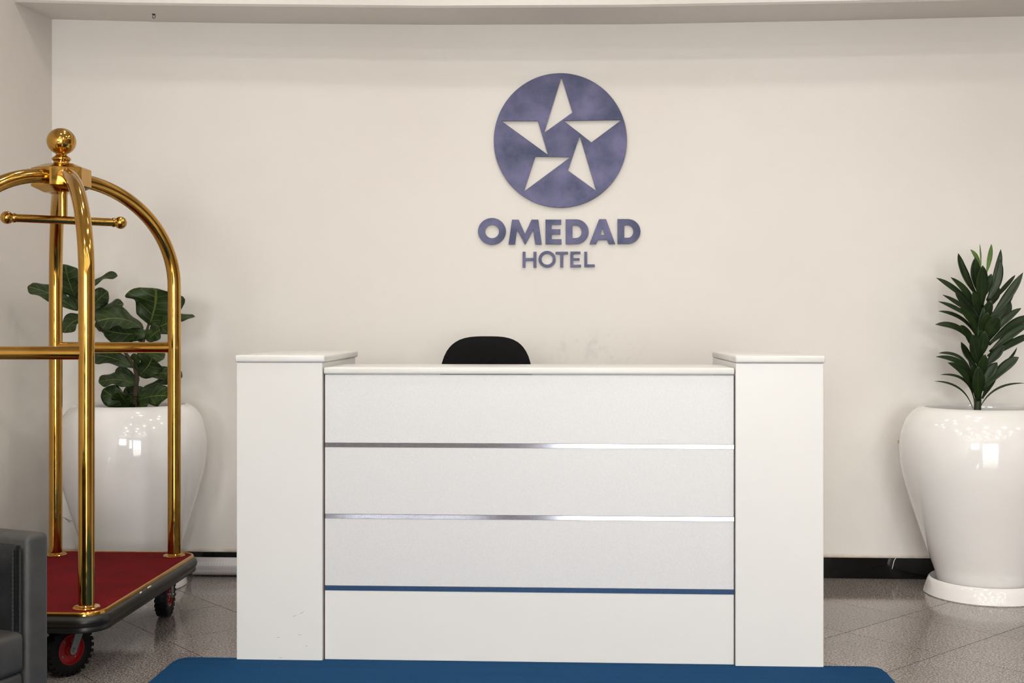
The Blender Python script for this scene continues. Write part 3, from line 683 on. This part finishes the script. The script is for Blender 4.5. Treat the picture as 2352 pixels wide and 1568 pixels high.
# right: corn plant
rp = empty('potted_corn_plant', (1.888, 5.535, 0)); tag(rp, 'corn plant with long blade leaves in white pot right of the counter', 'potted plant', None)
pot(rp, 1.0, 0.83)
R0 = rp.location.copy()
def rq(zx, zy, dy=0.0): return atY(2020 + zx / 3.732, 540 + zy / 3.732, 5.50 + dy) - R0
def rlen(z): return z / 3.732 / 512
tube('stem', [rq(835, 1640), rq(840, 1480), rq(850, 1300), rq(862, 1000), rq(872, 700), rq(880, 420)], [0.017, 0.016, 0.014, 0.012, 0.010, 0.006], 'green_stem', rp, 12)
BL = [  # base, tip, mid bow (px), width, tip depth
 (800, 1485, 470, 1250, 52, -62, 20, -.03), (815, 1450, 520, 1195, 70, -85, 27, .06), (825, 1330, 485, 1040, 70, -75, 60, .05), (790, 1170, 508, 1010, 30, -55, 38, .14), (825, 1385, 585, 1092, 35, -40, 82, -.06),
 (860, 1480, 1250, 1268, -50, -65, 19, -.02), (880, 1330, 1195, 1045, 20, -45, 84, -.05), (900, 1210, 1180, 960, 38, 22, 26, .10), (870, 1300, 1010, 1090, 0, -12, 84, -.02), (845, 1420, 845, 1125, 0, 0, 108, -.10),
 (840, 1150, 700, 915, -10, 10, 66, .02), (862, 1130, 800, 850, -12, 0, 116, -.13), (850, 1010, 690, 775, -10, -20, 100, -.11), (800, 950, 478, 765, 40, -62, 64, -.02), (830, 870, 505, 650, 40, -48, 44, .06),
 (855, 780, 505, 568, 25, -20, 48, .0), (862, 920, 675, 625, 28, -30, 94, -.09), (855, 720, 540, 510, 5, -10, 52, .07), (852, 660, 487, 365, 10, -22, 62, .02), (852, 680, 610, 360, 25, -15, 72, -.04),
 (850, 740, 650, 495, 0, 0, 68, .09), (850, 540, 675, 155, -30, 0, 74, .03), (862, 520, 820, 190, -18, 0, 88, -.06), (862, 330, 780, 122, 20, -20, 38, .07), (870, 290, 860, 75, 3, 0, 13, .0),
 (915, 330, 960, 75, 4, 10, 40, .04), (878, 620, 885, 258, -8, 0, 104, -.11), (920, 560, 1040, 120, 22, 10, 56, .03), (925, 560, 1035, 205, 20, 25, 84, -.03), (915, 640, 1020, 435, 5, -5, 86, .08),
 (940, 720, 1230, 320, 5, 20, 72, -.02), (950, 580, 1165, 340, 10, -5, 38, .12), (935, 760, 1165, 405, 20, 20, 64, .06), (940, 820, 1105, 540, 25, 10, 116, .03), (915, 930, 1035, 705, -12, -25, 116, -.11),
 (945, 880, 1215, 625, 0, -28, 62, -.03), (935, 940, 1310, 690, 15, -40, 84, .02), (945, 1000, 1290, 760, 10, -30, 74, -.06), (930, 1040, 1190, 750, 20, 5, 84, .08), (945, 1060, 1330, 850, 10, -35, 64, .0),
 (895, 1130, 1070, 940, 10, -5, 76, -.04), (880, 1100, 900, 600, -20, 0, 70, -.05), (880, 1400, 1010, 1150, 0, 0, 60, .12), (845, 1250, 770, 1040, 0, 0, 60, .14), (880, 900, 960, 640, 0, 0, 80, .16), (860, 860, 780, 560, 0, 0, 80, .16),
 (868, 760, 960, 560, 0, 0, 80, -.07), (866, 700, 800, 480, 0, 0, 76, -.08), (862, 880, 930, 660, 0, 0, 84, -.08), (855, 1240, 905, 1020, 0, 0, 80, -.09), (850, 1060, 900, 820, 10, 0, 90, -.07), (872, 560, 960, 330, 0, 0, 70, -.05), (855, 1300, 790, 1120, 0, 0, 70, -.06)]
for i, (bx, by, tx, ty, mx, my, w, dz) in enumerate(BL):
    lat = (tx - bx) / 400.0
    nrm = (-0.35 * lat, -0.9, 0.55 if abs(lat) > 0.3 else 0.25)
    sx_ = max(-30, min(30, (bx - 860) * 0.3)); P0 = rq(bx - sx_ * 0, by, dz * 0.15); P1 = rq(tx, ty, dz)
    bw = (rq(bx + mx, by + my) - rq(bx, by)) * 0.9
    leaf(rp, P0, P1, rlen(w) * (1.05 if abs(lat) < 0.3 else 1.06), bw, nrm, 'blade_young' if i in (24, 25, 23) else 'blade_leaf', prof_blade, 12, 4, 0.22, 0.05, 0.0, random.uniform(-0.35, 0.35))

# left: fiddle-leaf fig
lp_ = empty('potted_fig', (-2.045, 5.535, 0)); tag(lp_, 'fiddle-leaf fig in white pot behind the luggage cart', 'potted plant', None)
pot(lp_, 0.925, 0.83)
F0 = lp_.location.copy()
def fq(zx, zy, dy=0.0): return atY(zx / 3.92, 560 + zy / 3.92, 5.50 + dy) - F0
def flen(z): return z / 3.92 / 500
tube('trunk', [fq(1205, 1640), fq(1210, 1480), fq(1222, 1300), fq(1235, 1210), fq(1215, 1120), fq(1170, 1040), fq(1125, 975), fq(1030, 860), fq(920, 780), fq(850, 730), fq(760, 640), fq(690, 490), fq(660, 400)],
     [0.013, 0.012, 0.011, 0.0105, 0.009, 0.008, 0.0075, 0.007, 0.0065, 0.006, 0.0055, 0.005, 0.004], 'bark', lp_, 10)
tube('branch', [fq(1232, 1220), fq(1240, 1100), fq(1250, 980), fq(1300, 850), fq(1340, 720), fq(1345, 690)], [0.009, 0.008, 0.008, 0.007, 0.006, 0.004], 'bark', lp_, 10)
FL = [ # base, tip, width, bow, normal, depth of tip
 (700, 600, 250, 385, 140, (0, -40), (-0.3, -0.6, 0.7), -.05), (690, 500, 590, 185, 220, (-20, 0), (-0.3, -1, 0.15), -.10), (760, 470, 1058, 288, 74, (-20, -70), (0.1, -0.5, 0.8), .02),
 (770, 640, 972, 428, 118, (-10, -15), (0.5, -0.8, 0.2), -.03), (840, 690, 1112, 540, 128, (-20, -30), (-0.2, -0.7, 0.6), .06), (1290, 760, 862, 700, 215, (10, -70), (-0.1, -0.75, 0.75), -.13),
 (1335, 800, 930, 770, 150, (0, 30), (0, -0.9, -0.35), -.08), (1345, 725, 1405, 400, 350, (25, -5), (0.15, -1, 0.2), -.09), (1350, 760, 1590, 660, 150, (0, 25), (0.2, -0.8, 0.3), -.07), (1400, 740, 1755, 655, 70, (0, -30), (0.1, -0.7, 0.7), .05),
 (1320, 870, 1442, 775, 110, (0, -10), (0.2, -1, 0.2), -.05), (770, 690, 575, 800, 165, (-10, -60), (-0.4, -0.9, 0.3), -.08), (1215, 1115, 800, 1000, 120, (0, -40), (-0.1, -0.8, 0.6), -.04),
 (1250, 1180, 1370, 1020, 175, (20, 10), (0.3, -0.9, 0.3), -.09), (1240, 1150, 1225, 990, 70, (-10, 0), (-0.4, -0.9, 0.1), -.06), (1255, 1190, 1640, 1200, 105, (0, -40), (0.1, -0.8, 0.6), .0), (1265, 1330, 1590, 1225, 66, (-10, -30), (0.1, -0.6, 0.7), .06),
 (1230, 1410, 1525, 1370, 140, (0, -25), (0.25, -0.9, 0.4), -.07), (1235, 1270, 888, 1245, 135, (0, -45), (-0.1, -0.7, 0.7), -.06), (1215, 1250, 1035, 1185, 110, (0, -45), (-0.2, -0.9, 0.3), .04), (1205, 1470, 925, 1310, 140, (0, 10), (-0.4, -0.9, 0.2), -.06),
 (1185, 1490, 1075, 1340, 140, (0, 0), (-0.2, -1, 0.2), -.12), (1245, 1010, 1475, 1035, 95, (0, -40), (0.1, -0.8, 0.5), -.02), (1210, 1490, 1335, 1440, 95, (0, -10), (0.2, -0.8, 0.5), -.08), (1165, 890, 1190, 770, 95, (-10, 0), (-0.2, -1, 0.1), -.03),
 (1290, 880, 1225, 780, 90, (0, 0), (0.2, -1, 0.1), .03), (850, 740, 975, 680, 100, (0, -20), (0, -0.8, 0.5), -.04), (1230, 1400, 1130, 1290, 190, (0, 0), (-0.2, -1, 0.2), .05), (1225, 1420, 1260, 1280, 150, (0, 0), (0.3, -1, 0.1), .03),
 (760, 620, 655, 430, 90, (0, 0), (-0.3, -0.9, 0.3), .08), (700, 560, 800, 380, 120, (0, 0), (0.3, -0.9, 0.3), .09), (1240, 1000, 1420, 990, 80, (0, -10), (0, -0.9, 0.3), .05), (900, 790, 930, 690, 80, (0, 0), (0, -1, 0.2), .02), (1200, 1490, 1150, 1400, 160, (0, 0), (0, -1, 0.3), .0)]
for (bx, by, tx, ty, w, (mx, my), nrm, dz) in FL:
    bw = (fq(bx + mx, by + my) - fq(bx, by)) * 0.8
    leaf(lp_, fq(bx, by, dz * 0.1), fq(tx, ty, dz), flen(w) * 1.48, bw, nrm, 'fig_leaf', prof_fig, 18, 8, 0.14, 0.24, 0.06, random.uniform(-0.5, 0.5))

# ------------------------------------------------------------------ small things
pr = empty('paper_roll', (-1.40, 5.752, 0.046)); tag(pr, 'white roll of printed paper lying along the black skirting', 'paper roll')
def spiral(x0, x1, turns, r0, r1, n):
    bm = bmesh.new(); A_, B_ = [], []
    for k_ in range(n + 1):
        a = 2 * PI * turns * k_ / n + 0.9; r_ = r0 + (r1 - r0) * k_ / n
        A_.append(bm.verts.new((x0, -r_ * math.cos(a), r_ * math.sin(a)))); B_.append(bm.verts.new((x1, -r_ * math.cos(a), r_ * math.sin(a))))
    for k_ in range(n): bm.faces.new((A_[k_], B_[k_], B_[k_ + 1], A_[k_ + 1]))
    return bm
sheet = bobj('paper_sheet', spiral(-0.42, 0.50, 4.3, 0.022, 0.045, 150), 'printed_paper', pr, 60)
md = sheet.modifiers.new('thickness', 'SOLIDIFY'); md.thickness = 0.0008; md.offset = -1
bm = bmesh.new(); A_, B_ = [], []
for k_ in range(9):
    a = math.radians(62 + 9 * k_); r_ = 0.047 + 0.004 * math.sin(PI * k_ / 8)
    x0 = -0.10 - 0.10 * k_ / 8; A_.append(bm.verts.new((x0, -r_ * math.cos(a), r_ * math.sin(a)))); B_.append(bm.verts.new((0.25 - 0.05 * k_ / 8, -r_ * math.cos(a), r_ * math.sin(a))))
for k_ in range(8): bm.faces.new((A_[k_], B_[k_], B_[k_ + 1], A_[k_ + 1]))
fl = bobj('loose_flap', bm, 'printed_paper', pr, 60); md = fl.modifiers.new('thickness', 'SOLIDIFY'); md.thickness = 0.0007

hk = empty('ceiling_hook', tuple(atY(353, 32, 5.70))); hz = 2.7205
hk.location = (hk.location.x, 5.70, hz); tag(hk, 'small black wire hook screwed into the underside of the beam', 'hook')
s_ = 1 / 492
tube('hook_wire', [Vector(p) * s_ for p in ((0.5, 0, 2), (-1, 0, -1), (-2, 0, -3), (-2.6, 0, -8), (-0.5, 0, -9.5), (2.6, 0, -8.2), (4.2, 0, -4.5), (3.4, 0, -1.6), (1.2, 0, -1.0))], 0.0016, 'frame_dark', hk, 8)
lathe('hook_plate', [(0, -0.003), (0.006, -0.003), (0.009, 0.0015), (0, 0.0015)], 'frame_dark', hk, 14)
tp = empty('tape_scrap', tuple(atY(2064, 1018, YW))); tag(tp, 'torn yellowed tape scrap stuck on the wall beside the right pot', 'tape')
P_ = tp.location.copy()
for pts in ([(2061, 1012), (2074, 1006), (2076, 1018), (2063, 1019)], [(2065, 1024), (2074, 1021), (2075, 1031), (2066, 1031)]):
    bm = bmesh.new(); A_ = [bm.verts.new(atY(x, y, YW - 0.0022) - P_) for x, y in pts]; B_ = [bm.verts.new(atY(x, y, YW) - P_) for x, y in pts]
    bm.faces.new(A_); bm.faces.new(B_[::-1])
    for k_ in range(4): bm.faces.new((A_[k_], A_[(k_ + 1) % 4], B_[(k_ + 1) % 4], B_[k_]))
    bobj('tape_strip', bm, 'tape', tp)
